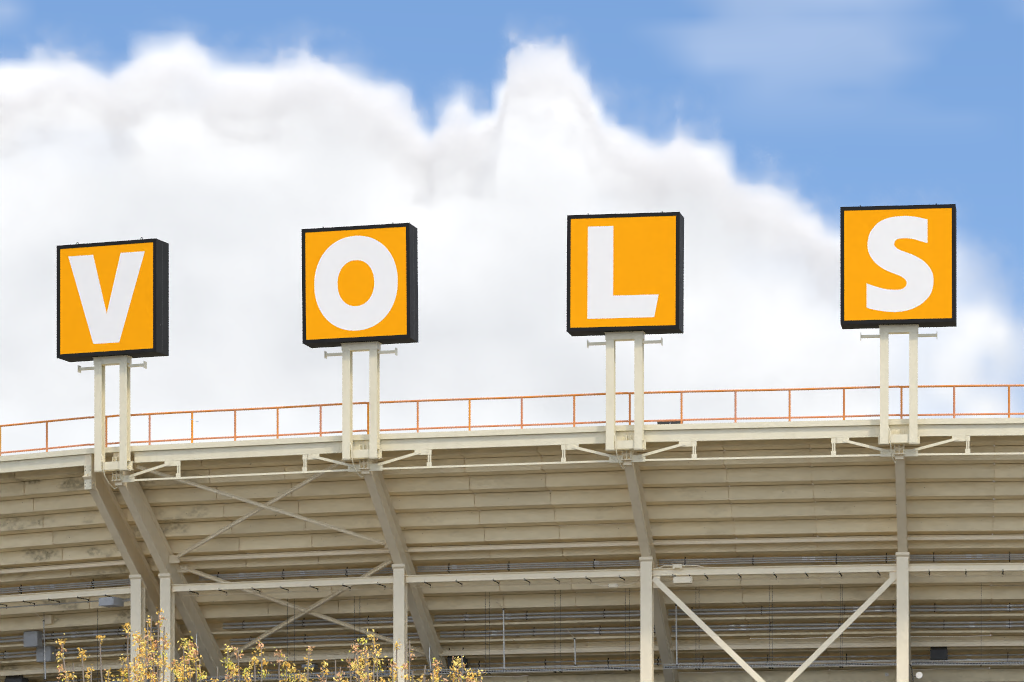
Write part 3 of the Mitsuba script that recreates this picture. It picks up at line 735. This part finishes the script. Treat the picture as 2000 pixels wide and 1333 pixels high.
shape(f'{t}__arm', join([tube([b(0.24, 4.2, 15.62), b(0.3, 4.4, 15.45), b(0.34, 4.55, 15.1), b(0.35, 4.58, 14.9)], 0.022, 6), tube([b(0.33, 4.54, 15.2), b(0.44, 4.54, 15.24), b(0.55, 4.54, 15.26)], 0.018, 6)]), 'dark_steel')
# standing conduits
for k, s, r, z0, z1, lab in ((1, 5.14, 8.0, 16.16, 17.06, 'short pale pipe hanging in the middle of the bay left of the L sign column'), (1, 2.86, 6.9, 15.95, 18.03, 'long pale upright pipe in the bay between the O and L sign columns'),
                             (2, 0.53, 6.9, 16.0, 18.03, 'long pale upright pipe just right of the L sign column'), (-1, 4.68, 6.5, 16.2, 18.31, 'long pale upright pipe beside the grey junction boxes at far left')):
    b = BAY[k]
    t = thing('upright_pipe', lab, 'pipe')
    dx = 0.08 if k == -1 else 0.03
    shape(f'{t}__pipe', tube([b(s, r, z1), b(s + dx / 2, r, (z0 + z1) / 2), b(s + dx, r, z0)], 0.026, 8), 'white_plastic', 40)
    shape(f'{t}__fitting', join([b.box(s - 0.03, s + 0.03, r - 0.03, r + 0.03, z1, z1 + 0.05), b.box(s + dx - 0.035, s + dx + 0.035, r - 0.035, r + 0.035, z0 - 0.05, z0)]), 'dark_steel')
    if k != 2:
        q1 = b(s, r, z1 + 0.03)
        shape(f'{t}__stay', tube([q1, q1 - b.T * 0.22 + [0, 0, 0.32] + b.N * 0.3], 0.016, 6), 'raker_paint')
# cables clipped along the raking beams
for k, o, r0_, r1_, lab in ((0, 0.16, 4.9, 8.0, 'thin conduit along the raking beam under the V sign'), (1, 0.13, 6.1, 8.4, 'bent pale conduit on the raking beam under the O sign'), (2, 0.17, 4.6, 8.3, 'thin conduit along the raking beam under the L sign')):
    f = FR[k]
    t = thing('raker_conduit', lab, 'pipe')
    rr = np.linspace(r0_, r1_, 6)
    pts = [f(o, r, raker_z(r) + 0.05) for r in rr[:4]] + [f(o + 0.08, rr[4], raker_z(rr[4]) - 0.02), f(o + 0.08, rr[5], raker_z(rr[5]) - 0.02)]
    shape(f'{t}__pipe', tube(pts, 0.022, 7), 'raker_paint', 40)
    if k < 2:
        a = f(o + 0.02, rr[2], raker_z(rr[2]) - 0.04)
        shape(f'{t}__bend', tube([a, a + f.N * 0.06 + [0, 0, -0.05], a + f.N * 0.08 + [0, 0, -0.35], a + f.N * 0.06 + f.T * 0.05 + [0, 0, -0.8]], 0.02, 7), 'bright_zinc', 40)
# two dark boxes behind the rail
b = BAY[2]
for s0, s1, lab in ((0.90, 1.29, 'left one of two black boxes behind the guard rail right of the L sign'), (1.34, 1.74, 'right one of two black boxes behind the guard rail right of the L sign')):
    t = thing('black_box', lab, 'box')
    shape(f'{t}__body', hexa([b(s0 + 0.02, 0.7, 23.37), b(s1 - 0.02, 0.7, 23.37), b(s1 - 0.02, 0.95, 23.37), b(s0 + 0.02, 0.95, 23.37)], [b(s0, 0.66, 23.585), b(s1, 0.66, 23.585), b(s1, 0.95, 23.585), b(s0, 0.95, 23.585)]), 'black_plastic')
    shape(f'{t}__rim', b.box(s0 - 0.01, s1 + 0.01, 0.645, 0.965, 23.586, 23.605), 'black_plastic')

# ------------------------------------------------------------------ three young trees in spring leaf in front of the stand
rnd = random.Random(23)
nr = np.random.default_rng(23)


def leaf_cloud(points, size):
    """Small three-sided folded leaves, a few at every point."""
    V, Fc = [], []
    for p, n, spread in points:
        for _ in range(n):
            c = p + nr.normal(size=3) * spread
            s = size * nr.uniform(0.6, 1.4)
            a = nr.normal(size=3)
            a /= np.linalg.norm(a)
            w = np.cross(a, nr.normal(size=3))
            w /= np.linalg.norm(w)
            h = np.cross(a, w)
            i = len(V)
            V += [c - a * s, c + w * s * 0.55 + h * s * 0.25, c + a * s * 1.1, c - w * s * 0.55 + h * s * 0.25]
            Fc += [(i, i + 1, i + 2), (i, i + 2, i + 3)]
    return trimesh.Trimesh(np.array(V), Fc, process=False)


# shoots: (metres right of straight ahead, metres of tip above the lens, metres of leafy length, density)
PX = 62 / 9260.8
SH1 = [(122, 1252, 80, 1.0), (160, 1275, 60, .9), (143, 1295, 40, .5), (195, 1243, 90, .9), (251, 1224, 110, 1.0), (272, 1245, 90, 1.6), (262, 1285, 60, 1.5), (285, 1262, 70, .9), (240, 1290, 50, 1.3), (310, 1197, 8, .35), (296, 1203, 8, .3), (288, 1218, 8, .3), (321, 1224, 14, .4), (322, 1245, 90, .8), (312, 1262, 70, .7), (338, 1290, 45, .5), (178, 1310, 30, .9), (212, 1312, 30, .8), (132, 1315, 20, .6), (300, 1290, 50, .7)]
SH2 = [(367, 1252, 85, 2.0), (358, 1262, 70, 1.6), (380, 1275, 60, 1.3), (350, 1300, 40, 1.2), (390, 1288, 50, .8), (425, 1302, 30, .9), (445, 1270, 65, 1.2), (465, 1270, 45, .9), (455, 1300, 35, 1.6), (480, 1308, 28, 1.2), (497, 1287, 50, 1.0), (510, 1262, 75, 1.1), (547, 1279, 24, 1.3), (560, 1302, 34, 1.2), (575, 1312, 24, 1.0), (585, 1309, 24, .6), (604, 1266, 26, .9), (597, 1318, 18, .6), (631, 1299, 22, 1.0), (637, 1322, 16, .9), (655, 1290, 20, 1.0), (665, 1302, 8, .5)]
SH3 = [(682, 1283, 32, 1.5), (697, 1265, 40, .8), (695, 1300, 34, 1.2), (712, 1253, 24, 1.2), (727, 1247, 40, 1.5), (735, 1268, 28, 1.0), (718, 1285, 20, .8), (705, 1302, 14, .9), (715, 1275, 30, .6), (775, 1259, 18, .6), (800, 1251, 10, .4), (794, 1258, 6, .4), (767, 1300, 26, 1.3), (773, 1310, 12, .8), (831, 1300, 10, .7), (830, 1322, 8, .5), (806, 1310, 16, .5), (852, 1299, 34, 1.5), (846, 1312, 22, 1.3), (890, 1293, 40, 1.6), (902, 1280, 26, 1.0), (912, 1312, 14, 1.2), (920, 1322, 12, 1.2), (939, 1316, 18, 1.0), (872, 1325, 10, .7)]
TREES = [(SH1, 0.0, 'leftmost young tree with sparse golden spring leaves, in front of the twin columns'), (SH2, 1.6, 'middle young tree with golden spring leaves, between the twin columns and the O sign column'), (SH3, -1.2, 'right-hand young tree with golden spring leaves, around the O sign column')]
for shoots, back, lab in TREES:
    t = thing('young_tree', lab, 'tree', 'young trees in front of the stand')
    tips = np.array([((x - 1000) * PX, 62 + back + nr.uniform(-0.9, 0.9), (2190.5 - y) * PX) for x, y, _, _ in shoots])
    tips[:, 0] *= tips[:, 1] / 62
    tips[:, 2] = tips[:, 2] * tips[:, 1] / 62 + EYE
    mid = np.array([tips[:, 0].mean(), 62 + back, 0.0])
    trunk = [mid, mid + [0.05, 0.02, 1.2], mid + [0.0, 0.0, 2.6], mid + [0.06, -0.03, 4.0], mid + [0.02, 0.0, 5.2]]
    shape(f'{t}__trunk', tube(trunk, [0.11, 0.09, 0.075, 0.055, 0.04], 10), 'bark', 60)
    groups = [[] for _ in range(4)]
    twigs = []
    for (x, y, ln, den), tip in zip(shoots, tips):
        h = rnd.uniform(2.2, 5.0)
        root = np.array([np.interp(h, [p[2] for p in trunk], [p[0] for p in trunk]), np.interp(h, [p[2] for p in trunk], [p[1] for p in trunk]), h])
        out = np.array([tip[0] - root[0], tip[1] - root[1], 0])
        c1, c2 = root + out * 0.6 + [0, 0, (tip[2] - h) * 0.3], root + out * 0.97 + [0, 0, (tip[2] - h) * 0.72]
        u = np.linspace(0, 1, 14)[:, None]
        pts = (1 - u) ** 3 * root + 3 * (1 - u) ** 2 * u * c1 + 3 * (1 - u) * u ** 2 * c2 + u ** 3 * (tip - [0, 0, 0.01])
        pts[1:-1] += nr.normal(size=(12, 3)) * 0.012
        shape(f'{t}__branch', tube(pts, np.linspace(0.026, 0.009, 14), 6), 'bark', 60)
        # leaf tufts down the shoot, with bare gaps between them
        length = ln * PX * 1.0
        total = max(2.4, (tip[2] - root[2]) * 0.5)
        s = 0.0
        while s < total:
            visible = s < length
            gap = rnd.uniform(0.06, 0.12)
            q = np.array([np.interp(tip[2] - s, pts[:, 2], pts[:, c]) for c in range(3)])
            d_ = den if visible else 0.75
            ang, rad = rnd.uniform(0, 6.28), rnd.uniform(0.0, 0.055) * (0.6 + 0.5 * d_) * (0.5 + min(1, s * 3))
            c = q + [rad * math.cos(ang), rad * math.sin(ang), rnd.uniform(-0.02, 0.02)]
            if rnd.random() < 0.16 + 0.42 * d_:
                n = int(rnd.uniform(13, 26) * (0.5 + 0.5 * d_))
                w = rnd.random()
                gi = 0 if w < 0.40 else 1 if w < 0.70 else 2 if w < 0.93 else 3
                groups[gi].append((c, n, 0.020 + 0.010 * d_))
                groups[(gi + 1) % 4].append((c, max(2, n // 4), 0.026 + 0.010 * d_))
            s += gap
    for gi, gpts in enumerate(groups):
        key = shape(f'{t}__crown', leaf_cloud(gpts, 0.020), f'bud_leaf_{gi}')
        labels[key] = {'kind': 'stuff'}
